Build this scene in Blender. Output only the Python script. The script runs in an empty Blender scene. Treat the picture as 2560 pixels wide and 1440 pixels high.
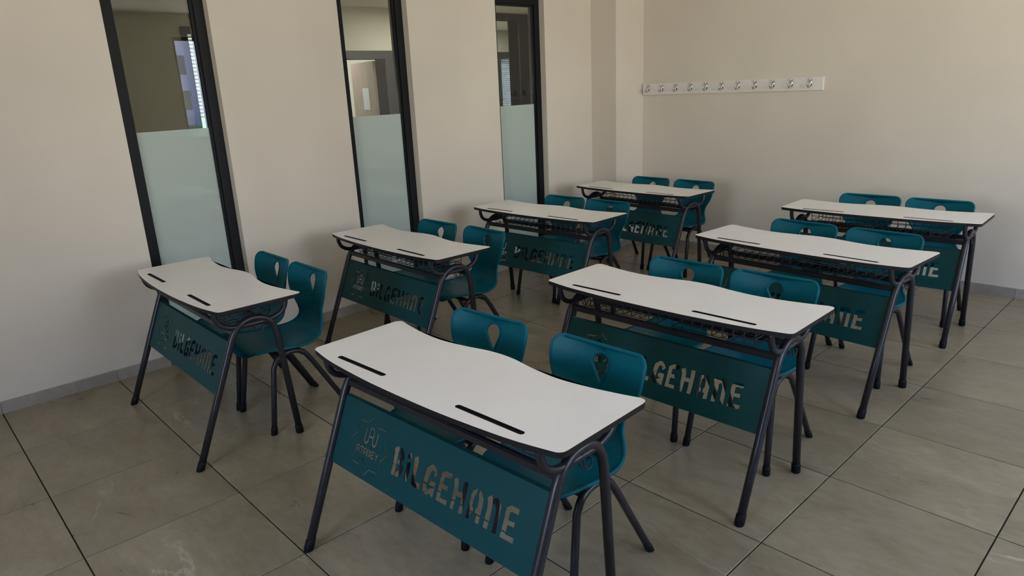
import bpy, bmesh, math, random
from mathutils import Vector, Matrix
from mathutils.geometry import delaunay_2d_cdt

random.seed(7)
scene = bpy.context.scene
COL = scene.collection

# ------------------------------------------------------------------ camera
cam_d = bpy.data.cameras.new('camera')
cam = bpy.data.objects.new('camera', cam_d)
COL.objects.link(cam)
cam_d.sensor_width = 36.0
cam_d.sensor_fit = 'HORIZONTAL'
cam_d.lens = 1720.0 / 2560.0 * 36.0
cam_d.clip_start = 0.05
cam_d.clip_end = 400
R = Matrix(((0.6907058848, -0.1744613682, 0.7017753285),
            (0.7217706630, 0.2259255471, -0.6542207252),
            (-0.0444127322, 0.9583949490, 0.2819692022)))
cam.matrix_world = Matrix.Translation((4.580947, -0.306865, 1.652114)) @ R.to_4x4()
scene.camera = cam

# ------------------------------------------------------------------ world, lights, exposure
SKY_UP = (0.31, 0.49, 0.92)
SKY_HOR = (1.0, 0.965, 0.95)
GROUND = (1.0, 0.90, 0.815)
SKY_STRENGTH = 5.0
world = bpy.data.worlds.new('sky')
scene.world = world
world.use_nodes = True
nt = world.node_tree
nt.nodes.clear()
wo = nt.nodes.new('ShaderNodeOutputWorld')
bg = nt.nodes.new('ShaderNodeBackground')
tc = nt.nodes.new('ShaderNodeTexCoord')
sp = nt.nodes.new('ShaderNodeSeparateXYZ')
rp = nt.nodes.new('ShaderNodeValToRGB')
mp = nt.nodes.new('ShaderNodeMapRange')
mp.inputs['From Min'].default_value = -0.6
mp.inputs['From Max'].default_value = 0.6
rp.color_ramp.elements[0].position = 0.40
rp.color_ramp.elements[0].color = (*GROUND, 1)
rp.color_ramp.elements[1].position = 0.80
rp.color_ramp.elements[1].color = (*SKY_UP, 1)
e = rp.color_ramp.elements.new(0.54)
e.color = (*SKY_HOR, 1)
nt.links.new(tc.outputs['Generated'], sp.inputs[0])
nt.links.new(sp.outputs['Z'], mp.inputs['Value'])
nt.links.new(mp.outputs['Result'], rp.inputs['Fac'])
nt.links.new(rp.outputs['Color'], bg.inputs['Color'])
bg.inputs['Strength'].default_value = SKY_STRENGTH
nt.links.new(bg.outputs[0], wo.inputs[0])

scene.view_settings.view_transform = 'Standard'
scene.view_settings.look = 'None'
scene.view_settings.gamma = 1.0
scene.view_settings.use_curve_mapping = False
scene.view_settings.exposure = 2.38
try:
    scene.cycles.use_denoising = True
    scene.cycles.max_bounces = 10
    scene.cycles.diffuse_bounces = 6
    scene.cycles.transparent_max_bounces = 16
    scene.cycles.caustics_reflective = False
    scene.cycles.caustics_refractive = False
    scene.cycles.sample_clamp_indirect = 6.0
except Exception:
    pass

XR = 7.0           # right (window) wall
YB = 5.63          # back wall
YF = -2.8          # front wall
ZC = 2.95          # ceiling
XW = -0.025        # left wall surface
XC = -2.2          # far wall of the corridor behind the glazed panels
ROOM_WINDOWS = [(1.15, 2.52), (3.735, 5.00)]
WZ0, WZ1 = 1.02, 2.62


def area_light(name, loc, rot, sx, sy, power, color=(1, 1, 1), portal=False):
    ld = bpy.data.lights.new(name, 'AREA')
    ld.shape = 'RECTANGLE'
    ld.size, ld.size_y = sx, sy
    ld.energy = power
    ld.color = color
    if portal:
        ld.cycles.is_portal = True
    lo = bpy.data.objects.new(name, ld)
    COL.objects.link(lo)
    lo.location = loc
    lo.rotation_euler = rot
    return lo


for y0, y1 in ROOM_WINDOWS:
    area_light('daylight_portal', (XR + 0.22, (y0 + y1) / 2, (WZ0 + WZ1) / 2), (0, math.radians(90), 0),
               WZ1 - WZ0, y1 - y0, 1.0, portal=True)
ADDED_FRONT_WINDOW = (2.7, 4.1)  # added window behind the camera, sized to brighten back wall and desk fronts
area_light('daylight_portal', ((ADDED_FRONT_WINDOW[0] + ADDED_FRONT_WINDOW[1]) / 2, YF - 0.22, (WZ0 + WZ1) / 2), (math.radians(90), 0, 0),
           ADDED_FRONT_WINDOW[1] - ADDED_FRONT_WINDOW[0], WZ1 - WZ0, 1.0, portal=True)
area_light('corridor_fill', (-1.2, 4.7, 2.50), (0, 0, 0), 0.6, 1.6, 7, (1.0, 0.97, 0.9))  # added fill light, no visible fixture, brightens the corridor behind the panes
area_light('far_room_fill', (-3.3, 5.7, 2.50), (0, 0, 0), 0.4, 4.2, 13, (0.95, 0.98, 1.0))  # added fill light for the door leaf and the room beyond, no visible fixture


# ------------------------------------------------------------------ materials
def mat(name, color, rough=0.5, spec=0.5, metal=0.0, coat=0.0, coat_rough=0.03):
    m = bpy.data.materials.new(name)
    m.use_nodes = True
    b = m.node_tree.nodes['Principled BSDF']
    b.inputs['Base Color'].default_value = (*color, 1)
    b.inputs['Roughness'].default_value = rough
    b.inputs['Specular IOR Level'].default_value = spec
    b.inputs['Metallic'].default_value = metal
    b.inputs['Coat Weight'].default_value = coat
    b.inputs['Coat Roughness'].default_value = coat_rough
    return m


def add_noise(m, scale, c0, c1, detail=4, bump=0.0, bump_scale=200.0, coord='Object', p0=0.35, p1=0.65):
    """colour grain between c0 and c1, optional fine bump"""
    t = m.node_tree
    b = t.nodes['Principled BSDF']
    co = t.nodes.new('ShaderNodeTexCoord')
    n = t.nodes.new('ShaderNodeTexNoise')
    n.inputs['Scale'].default_value = scale
    n.inputs['Detail'].default_value = detail
    r = t.nodes.new('ShaderNodeValToRGB')
    r.color_ramp.elements[0].position = p0
    r.color_ramp.elements[0].color = (*c0, 1)
    r.color_ramp.elements[1].position = p1
    r.color_ramp.elements[1].color = (*c1, 1)
    t.links.new(co.outputs[coord], n.inputs['Vector'])
    t.links.new(n.outputs['Fac'], r.inputs['Fac'])
    t.links.new(r.outputs['Color'], b.inputs['Base Color'])
    if bump > 0:
        n2 = t.nodes.new('ShaderNodeTexNoise')
        n2.inputs['Scale'].default_value = bump_scale
        n2.inputs['Detail'].default_value = 2
        bp = t.nodes.new('ShaderNodeBump')
        bp.inputs['Strength'].default_value = bump
        bp.inputs['Distance'].default_value = 0.002
        t.links.new(co.outputs[coord], n2.inputs['Vector'])
        t.links.new(n2.outputs['Fac'], bp.inputs['Height'])
        t.links.new(bp.outputs['Normal'], b.inputs['Normal'])
    return m


M_WALL = add_noise(mat('cream_wall_paint', (0.64, 0.585, 0.51), 0.55, 0.35), 1.6, (0.62, 0.568, 0.495), (0.655, 0.60, 0.523),
                   detail=6, bump=0.12, bump_scale=120)
M_CEIL = mat('ceiling_paint', (0.80, 0.78, 0.73), 0.8, 0.2)
M_CORR = add_noise(mat('corridor_wall_paint', (0.5, 0.48, 0.38), 0.6, 0.3), 1.2, (0.47, 0.45, 0.36), (0.52, 0.50, 0.40))
M_BLACK = add_noise(mat('anthracite_frame', (0.007, 0.008, 0.010), 0.5, 0.2), 3.0, (0.006, 0.007, 0.009), (0.008, 0.009, 0.011))
M_GREYFRAME = mat('grey_door_frame', (0.024, 0.025, 0.026), 0.5, 0.3)
M_STEEL = add_noise(mat('charcoal_powder_coat', (0.017, 0.016, 0.021), 0.33, 0.42), 30.0, (0.0155, 0.0145, 0.019), (0.0185, 0.0175, 0.023), bump=0.05, bump_scale=600)
M_RUBBER = mat('black_rubber', (0.004, 0.004, 0.005), 0.6, 0.2)
M_TOP = add_noise(mat('white_laminate', (0.80, 0.78, 0.765), 0.40, 0.45), 6.0, (0.785, 0.765, 0.75), (0.81, 0.79, 0.775), bump=0.03, bump_scale=900)
M_EDGE = mat('black_laminate_core', (0.010, 0.009, 0.010), 0.5, 0.25)
M_TEAL = add_noise(mat('teal_plastic', (0.0002, 0.090, 0.126), 0.42, 0.13), 40.0, (0.0002, 0.086, 0.121), (0.0002, 0.094, 0.131), bump=0.10, bump_scale=700)
M_PANEL = add_noise(mat('teal_powder_coat', (0.002, 0.049, 0.055), 0.50, 0.22), 25.0, (0.0019, 0.047, 0.053), (0.0021, 0.051, 0.057))
M_WIRE = mat('black_wire', (0.018, 0.017, 0.020), 0.4, 0.5)
M_RACK = add_noise(mat('white_rack_board', (0.76, 0.73, 0.70), 0.45, 0.4), 5.0, (0.74, 0.71, 0.68), (0.78, 0.75, 0.72))
M_CHROME = mat('satin_chrome', (0.72, 0.72, 0.72), 0.22, 0.5, metal=1.0)
M_GROUT = mat('dark_grout', (0.030, 0.026, 0.022), 0.9, 0.1)
M_WOOD = add_noise(mat('oak_door_veneer', (0.42, 0.33, 0.27), 0.5, 0.3), 9.0, (0.38, 0.29, 0.235), (0.46, 0.365, 0.30))
M_PAPER = mat('white_paper', (0.72, 0.75, 0.80), 0.6, 0.3)
M_BLIND = mat('white_blind_slat', (0.78, 0.80, 0.80), 0.5, 0.3)
M_FACADE = mat('lilac_render', (0.24, 0.24, 0.31), 0.9, 0.1)
M_FACADE2 = mat('white_render', (0.5, 0.53, 0.54), 0.9, 0.1)
M_DARKGLASS = mat('dark_window_glass', (0.03, 0.035, 0.05), 0.1, 0.5)
M_LEAF = add_noise(mat('hedge_green', (0.06, 0.11, 0.03), 0.8, 0.2), 3.0, (0.04, 0.08, 0.02), (0.10, 0.16, 0.05))
M_YARD = mat('outdoor_paving', (0.42, 0.38, 0.32), 0.9, 0.1)

# slat wood grain stretched vertically on the door leaf
t = M_WOOD.node_tree
mpn = t.nodes.new('ShaderNodeMapping')
mpn.inputs['Scale'].default_value = (4.0, 4.0, 0.35)
tcn = [n for n in t.nodes if n.type == 'TEX_COORD'][0]
nzn = [n for n in t.nodes if n.type == 'TEX_NOISE'][0]
t.links.new(tcn.outputs['Object'], mpn.inputs['Vector'])
t.links.new(mpn.outputs['Vector'], nzn.inputs['Vector'])


def make_clear_glass():
    m = bpy.data.materials.new('clear_glass')
    m.use_nodes = True
    t = m.node_tree
    t.nodes.clear()
    o = t.nodes.new('ShaderNodeOutputMaterial')
    mx = t.nodes.new('ShaderNodeMixShader')
    tr = t.nodes.new('ShaderNodeBsdfTransparent')
    tr.inputs['Color'].default_value = (0.90, 0.92, 0.90, 1)
    gl = t.nodes.new('ShaderNodeBsdfGlossy')
    gl.inputs['Roughness'].default_value = 0.0
    fr = t.nodes.new('ShaderNodeFresnel')
    fr.inputs['IOR'].default_value = 1.85
    geo = t.nodes.new('ShaderNodeNewGeometry')
    inv = t.nodes.new('ShaderNodeMath')
    inv.operation = 'SUBTRACT'
    inv.inputs[0].default_value = 1.0
    mu = t.nodes.new('ShaderNodeMath')
    mu.operation = 'MULTIPLY'
    t.links.new(geo.outputs['Backfacing'], inv.inputs[1])
    t.links.new(fr.outputs[0], mu.inputs[0])
    t.links.new(inv.outputs[0], mu.inputs[1])
    t.links.new(mu.outputs[0], mx.inputs[0])
    t.links.new(tr.outputs[0], mx.inputs[1])
    t.links.new(gl.outputs[0], mx.inputs[2])
    t.links.new(mx.outputs[0], o.inputs[0])
    return m


M_GLASS = make_clear_glass()
M_FROST = mat('frosted_film_on_glass', (0.40, 0.475, 0.44), 0.55, 0.3, coat=1.0, coat_rough=0.015)


def tile_material(name, base, dark, light, rough):
    m = bpy.data.materials.new(name)
    m.use_nodes = True
    t = m.node_tree
    b = t.nodes['Principled BSDF']
    b.inputs['Specular IOR Level'].default_value = 0.5
    geo = t.nodes.new('ShaderNodeNewGeometry')
    oi = t.nodes.new('ShaderNodeObjectInfo')
    mul = t.nodes.new('ShaderNodeMath')
    mul.operation = 'MULTIPLY'
    mul.inputs[1].default_value = 37.0
    t.links.new(oi.outputs['Random'], mul.inputs[0])
    off = t.nodes.new('ShaderNodeVectorMath')
    off.operation = 'ADD'
    cmb = t.nodes.new('ShaderNodeCombineXYZ')
    t.links.new(mul.outputs[0], cmb.inputs[2])
    t.links.new(geo.outputs['Position'], off.inputs[0])
    t.links.new(cmb.outputs[0], off.inputs[1])
    # cloudy stone body, streaked along one direction
    mpg = t.nodes.new('ShaderNodeMapping')
    mpg.inputs['Rotation'].default_value = (0, 0, math.radians(-38))
    mpg.inputs['Scale'].default_value = (1.0, 2.2, 1.0)
    t.links.new(off.outputs[0], mpg.inputs['Vector'])
    n1 = t.nodes.new('ShaderNodeTexNoise')
    n1.inputs['Scale'].default_value = 2.6
    n1.inputs['Detail'].default_value = 9
    n1.inputs['Roughness'].default_value = 0.62
    n1.inputs['Distortion'].default_value = 0.5
    t.links.new(mpg.outputs[0], n1.inputs['Vector'])
    r1 = t.nodes.new('ShaderNodeValToRGB')
    r1.color_ramp.elements[0].position = 0.36
    r1.color_ramp.elements[0].color = (*dark, 1)
    r1.color_ramp.elements[1].position = 0.64
    r1.color_ramp.elements[1].color = (*base, 1)
    n4 = t.nodes.new('ShaderNodeTexNoise')
    n4.inputs['Scale'].default_value = 16.0
    n4.inputs['Detail'].default_value = 8
    n4.inputs['Roughness'].default_value = 0.7
    t.links.new(mpg.outputs[0], n4.inputs['Vector'])
    mxf = t.nodes.new('ShaderNodeMix')
    mxf.data_type = 'FLOAT'
    mxf.inputs['Factor'].default_value = 0.42
    t.links.new(n1.outputs['Fac'], mxf.inputs['A'])
    t.links.new(n4.outputs['Fac'], mxf.inputs['B'])
    t.links.new(mxf.outputs['Result'], r1.inputs['Fac'])
    # thin pale veins
    n2 = t.nodes.new('ShaderNodeTexNoise')
    n2.inputs['Scale'].default_value = 1.15
    n2.inputs['Detail'].default_value = 9
    n2.inputs['Roughness'].default_value = 0.5
    n2.inputs['Distortion'].default_value = 0.35
    t.links.new(mpg.outputs[0], n2.inputs['Vector'])
    sb = t.nodes.new('ShaderNodeMath')
    sb.operation = 'SUBTRACT'
    sb.inputs[1].default_value = 0.5
    ab = t.nodes.new('ShaderNodeMath')
    ab.operation = 'ABSOLUTE'
    t.links.new(n2.outputs['Fac'], sb.inputs[0])
    t.links.new(sb.outputs[0], ab.inputs[0])
    r2 = t.nodes.new('ShaderNodeValToRGB')
    r2.color_ramp.elements[0].position = 0.0
    r2.color_ramp.elements[0].color = (1, 1, 1, 1)
    r2.color_ramp.elements[1].position = 0.010
    r2.color_ramp.elements[1].color = (0, 0, 0, 1)
    t.links.new(ab.outputs[0], r2.inputs['Fac'])
    n3 = t.nodes.new('ShaderNodeTexNoise')
    n3.inputs['Scale'].default_value = 1.7
    n3.inputs['Detail'].default_value = 2
    t.links.new(off.outputs[0], n3.inputs['Vector'])
    r3 = t.nodes.new('ShaderNodeValToRGB')
    r3.color_ramp.elements[0].position = 0.54
    r3.color_ramp.elements[0].color = (0, 0, 0, 1)
    r3.color_ramp.elements[1].position = 0.74
    r3.color_ramp.elements[1].color = (0.60, 0.60, 0.60, 1)
    t.links.new(n3.outputs['Fac'], r3.inputs['Fac'])
    vm = t.nodes.new('ShaderNodeMath')
    vm.operation = 'MULTIPLY'
    t.links.new(r2.outputs['Color'], vm.inputs[0])
    t.links.new(r3.outputs['Color'], vm.inputs[1])
    mx = t.nodes.new('ShaderNodeMix')
    mx.data_type = 'RGBA'
    mx.inputs['B'].default_value = (*light, 1)
    t.links.new(vm.outputs[0], mx.inputs['Factor'])
    t.links.new(r1.outputs['Color'], mx.inputs['A'])
    # each tile a little lighter or darker than its neighbour
    hv = t.nodes.new('ShaderNodeHueSaturation')
    mr = t.nodes.new('ShaderNodeMapRange')
    mr.inputs['To Min'].default_value = 0.93
    mr.inputs['To Max'].default_value = 1.07
    t.links.new(oi.outputs['Random'], mr.inputs['Value'])
    t.links.new(mr.outputs['Result'], hv.inputs['Value'])
    t.links.new(mx.outputs['Result'], hv.inputs['Color'])
    t.links.new(hv.outputs['Color'], b.inputs['Base Color'])
    rr = t.nodes.new('ShaderNodeMapRange')
    rr.inputs['To Min'].default_value = rough - 0.05
    rr.inputs['To Max'].default_value = rough + 0.08
    t.links.new(n1.outputs['Fac'], rr.inputs['Value'])
    t.links.new(rr.outputs['Result'], b.inputs['Roughness'])
    return m


M_TILE = tile_material('stone_look_floor_tile', (0.295, 0.250, 0.176), (0.190, 0.153, 0.101), (0.52, 0.47, 0.38), 0.28)
M_BASE = tile_material('stone_look_baseboard', (0.36, 0.33, 0.29), (0.26, 0.235, 0.205), (0.48, 0.45, 0.41), 0.40)


# ------------------------------------------------------------------ helpers
def link(name, mesh, material=None, parent=None, kind=None):
    if material is not None:
        ms = material if isinstance(material, (list, tuple)) else [material]
        for x in ms:
            mesh.materials.append(x)
    o = bpy.data.objects.new(name, mesh)
    COL.objects.link(o)
    if parent is not None:
        o.parent = parent
    if kind:
        o['kind'] = kind
    return o


def obj(name, bm, material, parent=None, kind=None, smooth=False):
    me = bpy.data.meshes.new(name)
    bm.normal_update()
    bm.to_mesh(me)
    bm.free()
    if smooth:
        for p in me.polygons:
            p.use_smooth = True
    return link(name, me, material, parent, kind)


def empty(name, loc=(0, 0, 0), rz=0.0):
    o = bpy.data.objects.new(name, None)
    COL.objects.link(o)
    o.location = loc
    o.rotation_euler = (0, 0, rz)
    o.empty_display_size = 0.1
    return o


def tag(o, label, cat, group=None):
    o['label'] = label
    o['category'] = cat
    if group:
        o['group'] = group


def box(bm, x0, x1, y0, y1, z0, z1, mi=0):
    vs = [bm.verts.new((x, y, z)) for z in (z0, z1) for y in (y0, y1) for x in (x0, x1)]
    for f in ((0, 2, 3, 1), (4, 5, 7, 6), (0, 1, 5, 4), (2, 6, 7, 3), (0, 4, 6, 2), (1, 3, 7, 5)):
        fc = bm.faces.new([vs[i] for i in f])
        fc.material_index = mi


def catmull(pts, n=6):
    P = [Vector(p) for p in pts]
    out = []
    for i in range(len(P) - 1):
        p0 = P[i - 1] if i > 0 else P[i] * 2 - P[i + 1]
        p1, p2 = P[i], P[i + 1]
        p3 = P[i + 2] if i + 2 < len(P) else P[i + 1] * 2 - P[i]
        for k in range(n):
            u = k / n
            out.append(0.5 * ((2 * p1) + (p2 - p0) * u + (2 * p0 - 5 * p1 + 4 * p2 - p3) * u * u + (3 * p1 - p0 - 3 * p2 + p3) * u ** 3))
    out.append(P[-1])
    return out


def round_path(pts, r, n=7):
    """polyline with its inner corners rounded by radius r"""
    P = [Vector(p) for p in pts]
    out = [P[0]]
    for i in range(1, len(P) - 1):
        a, b, c = P[i - 1], P[i], P[i + 1]
        da, dc = (a - b), (c - b)
        la, lc = da.length, dc.length
        da.normalize()
        dc.normalize()
        ang = da.angle(dc)
        rr = r[i - 1] if isinstance(r, (list, tuple)) else r
        d = min(rr / math.tan(ang / 2), la * 0.5 if i > 1 else la * 0.95, lc * 0.5 if i < len(P) - 2 else lc * 0.95)
        p, q = b + da * d, b + dc * d
        for k in range(n + 1):
            u = k / n
            out.append(p * (1 - u) ** 2 + b * 2 * u * (1 - u) + q * u * u)
    out.append(P[-1])
    return out


def tube(bm, pts, r, seg=12, closed=False, caps=True, flat=None):
    """round (or, with flat=(rx, ry), oval) tube along pts"""
    P = [Vector(p) for p in pts]
    n = len(P)
    T = []
    for i in range(n):
        if closed:
            d = P[(i + 1) % n] - P[i - 1]
        else:
            d = P[min(i + 1, n - 1)] - P[max(i - 1, 0)]
        T.append(d.normalized())
    up = Vector((0, 0, 1)) if abs(T[0].z) < 0.9 else Vector((1, 0, 0))
    nrm = (up - T[0] * up.dot(T[0])).normalized()
    rings = []
    for i in range(n):
        if i > 0:
            nrm = (nrm - T[i] * nrm.dot(T[i]))
            if nrm.length < 1e-6:
                nrm = T[i].orthogonal()
            nrm.normalize()
        bn = T[i].cross(nrm)
        rx, ry = flat if flat else (r, r)
        rings.append([bm.verts.new(P[i] + nrm * (math.cos(a) * rx) + bn * (math.sin(a) * ry))
                      for a in (2 * math.pi * k / seg for k in range(seg))])
    m = n if closed else n - 1
    for i in range(m):
        a, b = rings[i], rings[(i + 1) % n]
        for k in range(seg):
            bm.faces.new((a[k], a[(k + 1) % seg], b[(k + 1) % seg], b[k]))
    if caps and not closed:
        bm.faces.new(list(reversed(rings[0])))
        bm.faces.new(rings[-1])


def foot_cap(bm, base, top_dir, r, h, seg=14):
    """rubber ferrule: level rings whose centres follow the leg"""
    rings = []
    d = Vector(top_dir)
    d = d / d.z
    for z, k in ((0.0, 0.86), (0.004, 1.0), (h * 0.8, 0.99), (h, 0.90)):
        c = Vector(base) + d * z
        rings.append([bm.verts.new((c.x + math.cos(a) * r * k, c.y + math.sin(a) * r * k, base[2] + z))
                      for a in (2 * math.pi * q / seg for q in range(seg))])
    for a, b in zip(rings, rings[1:]):
        for k in range(seg):
            bm.faces.new((a[k], a[(k + 1) % seg], b[(k + 1) % seg], b[k]))
    bm.faces.new(list(reversed(rings[0])))
    bm.faces.new(rings[-1])


def in_poly(p, poly):
    x, y = p
    c = False
    j = len(poly) - 1
    for i in range(len(poly)):
        xi, yi = poly[i]
        xj, yj = poly[j]
        if (yi > y) != (yj > y) and x < (xj - xi) * (y - yi) / (yj - yi) + xi:
            c = not c
        j = i
    return c


def cdt(outline, holes, inner=()):
    """triangles of a flat outline with holes (which may overlap)"""
    V, E = [], []
    for loop in [outline] + list(holes):
        b = len(V)
        V += [Vector(p) for p in loop]
        E += [(b + i, b + (i + 1) % len(loop)) for i in range(len(loop))]
    V += [Vector(p) for p in inner]
    vo, eo, fo, _, _, _ = delaunay_2d_cdt(V, E, [], 0, 1e-6)
    boxes = [(min(p[0] for p in h), max(p[0] for p in h), min(p[1] for p in h), max(p[1] for p in h), h) for h in holes]
    tris = []
    for f in fo:
        c = sum((vo[i] for i in f), Vector((0, 0))) / len(f)
        if not in_poly(c, outline):
            continue
        if any(a <= c.x <= b_ and c_ <= c.y <= d and in_poly(c, h) for a, b_, c_, d, h in boxes):
            continue
        a, b, c2 = (vo[i] for i in f[:3])
        if len(f) == 3 and (b - a).cross(c2 - a) < 0:
            f = list(reversed(f))
        tris.append(list(f))
    return vo, tris


def boundary(tris):
    cnt = {}
    for f in tris:
        for i in range(len(f)):
            e = (f[i], f[(i + 1) % len(f)])
            cnt[e] = cnt.get(e, 0) + 1
    return [e for e in cnt if (e[1], e[0]) not in cnt]


def plate(bm, outline, holes, fn_front, fn_back, mi_f=0, mi_b=0, mi_side=0, inner=()):
    """solid plate: fn_* map (u, v) to 3-D"""
    vo, tris = cdt(outline, holes, inner)
    used = sorted({i for f in tris for i in f})
    F = {i: bm.verts.new(fn_front(vo[i])) for i in used}
    B = {i: bm.verts.new(fn_back(vo[i])) for i in used}
    for f in tris:
        a = bm.faces.new([F[i] for i in f])
        a.material_index = mi_f
        b = bm.faces.new([B[i] for i in reversed(f)])
        b.material_index = mi_b
    for i, j in boundary(tris):
        s = bm.faces.new((F[j], F[i], B[i], B[j]))
        s.material_index = mi_side


def rect_loop(u0, u1, v0, v1):
    return [(u0, v0), (u1, v0), (u1, v1), (u0, v1)]


# ------------------------------------------------------------------ floor
bm = bmesh.new()
box(bm, -0.14, XR + 0.1, YF - 0.1, YB + 0.1, -0.10, -0.0050)
floor = obj('floor', bm, M_GROUT, kind='structure')


def tile_mesh(w, d):
    bm = bmesh.new()
    g = 0.0026
    c = 0.0012
    x0, x1, y0, y1 = g, w - g, g, d - g
    lo = [bm.verts.new(p) for p in ((x0, y0, -0.008), (x1, y0, -0.008), (x1, y1, -0.008), (x0, y1, -0.008))]
    mi = [bm.verts.new(p) for p in ((x0, y0, -c), (x1, y0, -c), (x1, y1, -c), (x0, y1, -c))]
    hi = [bm.verts.new(p) for p in ((x0 + c, y0 + c, 0), (x1 - c, y0 + c, 0), (x1 - c, y1 - c, 0), (x0 + c, y1 - c, 0))]
    for a, b in ((lo, mi), (mi, hi)):
        for k in range(4):
            bm.faces.new((a[k], a[(k + 1) % 4], b[(k + 1) % 4], b[k]))
    bm.faces.new(hi)
    me = bpy.data.meshes.new('tile')
    bm.normal_update()
    bm.to_mesh(me)
    bm.free()
    me.materials.append(M_TILE)
    return me


tile_cache = {}
ys = [YF] + [0.6 * k for k in range(-4, 10)] + [YB]
xs = [-0.13] + [0.6 * j for j in range(1, 12)] + [XR]
for x0, x1 in zip(xs, xs[1:]):
    for y0, y1 in zip(ys, ys[1:]):
        key = (round(x1 - x0, 4), round(y1 - y0, 4))
        if key not in tile_cache:
            tile_cache[key] = tile_mesh(*key)
        o = bpy.data.objects.new('tile', tile_cache[key])
        COL.objects.link(o)
        o.parent = floor
        o.location = (x0, y0, 0)

# ------------------------------------------------------------------ walls
OPEN = [(0.915, 1.515), (2.425, 3.025), (3.940, 4.540)]   # glazed panels in the left wall
OZ = 2.405
bm = bmesh.new()
edges = [YF - 0.2] + [e for o in OPEN for e in o] + [YB + 0.2]
for i in range(0, len(edges), 2):
    box(bm, XW - 0.20, XW, edges[i], edges[i + 1], -0.02, ZC)
for a, b in OPEN:
    box(bm, XW - 0.20, XW, a, b, OZ, ZC)
obj('wall_left', bm, M_WALL, kind='structure')

bm = bmesh.new()
box(bm, XW, XR + 0.2, YB, YB + 0.2, -0.02, ZC)
obj('wall_back', bm, M_WALL, kind='structure')

bm = bmesh.new()
box(bm, XW, 0.282, 5.193, YB, 0, ZC)
obj('column', bm, M_WALL, kind='structure')

bm = bmesh.new()
box(bm, XW, ADDED_FRONT_WINDOW[0], YF - 0.2, YF, -0.02, ZC)
box(bm, ADDED_FRONT_WINDOW[1], XR + 0.2, YF - 0.2, YF, -0.02, ZC)
box(bm, ADDED_FRONT_WINDOW[0], ADDED_FRONT_WINDOW[1], YF - 0.2, YF, -0.02, WZ0)
box(bm, ADDED_FRONT_WINDOW[0], ADDED_FRONT_WINDOW[1], YF - 0.2, YF, WZ1, ZC)
obj('wall_front', bm, M_WALL, kind='structure')

bm = bmesh.new()
e2 = [YF] + [e for o in ROOM_WINDOWS for e in o] + [YB]
for i in range(0, len(e2), 2):
    box(bm, XR, XR + 0.2, e2[i], e2[i + 1], -0.02, ZC)
for a, b in ROOM_WINDOWS:
    box(bm, XR, XR + 0.2, a, b, -0.02, WZ0)
    box(bm, XR, XR + 0.2, a, b, WZ1, ZC)
obj('wall_right', bm, M_WALL, kind='structure')

bm = bmesh.new()
box(bm, XW - 0.2, XR + 0.2, YF - 0.2, YB + 0.2, ZC, ZC + 0.15)
obj('ceiling', bm, M_CEIL, kind='structure')


# ------------------------------------------------------------------ baseboards
def baseboard(name, runs, axis, face, sign):
    """runs of tiled skirting; axis 'y' runs along y with its face at x=face"""
    root = empty(name)
    root['kind'] = 'structure'
    for a, b in runs:
        p = a
        k = math.floor(a / 0.6 + 1e-6) + 1
        while p < b - 1e-4:
            q = min(b, 0.6 * k)
            k += 1
            if q - p < 0.01:
                continue
            bm = bmesh.new()
            g = 0.0008
            if axis == 'y':
                box(bm, min(face, face + sign * 0.011), max(face, face + sign * 0.011), p + g, q - g, 0.0, 0.071)
            else:
                box(bm, p + g, q - g, min(face, face + sign * 0.011), max(face, face + sign * 0.011), 0.0, 0.071)
            bmesh.ops.bevel(bm, geom=[e for e in bm.edges if all(v.co.z > 0.05 for v in e.verts)], offset=0.002, segments=1, affect='EDGES')
            obj('tile', bm, M_BASE, root)
            p = q
    return root


baseboard('baseboard_left', [(YF, OPEN[0][0]), (OPEN[0][1], OPEN[1][0]), (OPEN[1][1], OPEN[2][0]), (OPEN[2][1], 5.193)], 'y', XW, 1)
baseboard('baseboard_back', [(0.282, XR)], 'x', YB, -1)
baseboard('baseboard_column', [(XW + 0.011, 0.293)], 'x', 5.193, -1)
bm = bmesh.new()
box(bm, 0.282, 0.293, 5.193, YB - 0.011, 0, 0.071)
obj('baseboard_corner', bm, M_BASE, kind='structure')
baseboard('baseboard_right', [(YF, YB)], 'y', XR, -1)


# ------------------------------------------------------------------ glazed panels in the left wall
def frame_mesh(bm, xa, xb, y0, y1, z0, z1, wy, wt, wb):
    """rectangular frame in a wall lying in the yz plane"""
    vs_out = rect_loop(y0, y1, z0, z1)
    vs_in = rect_loop(y0 + wy, y1 - wy, z0 + wb, z1 - wt)
    R4 = []
    for x in (xa, xb):
        R4.append([bm.verts.new((x, p[0], p[1])) for p in vs_out])
        R4.append([bm.verts.new((x, p[0], p[1])) for p in vs_in])
    ao, ai, bo, bi = R4
    for k in range(4):
        j = (k + 1) % 4
        bm.faces.new((ao[k], ai[k], ai[j], ao[j]))
        bm.faces.new((bo[k], bo[j], bi[j], bi[k]))
        bm.faces.new((ao[k], ao[j], bo[j], bo[k]))
        bm.faces.new((ai[k], bi[k], bi[j], ai[j]))
    bmesh.ops.recalc_face_normals(bm, faces=bm.faces)


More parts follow.
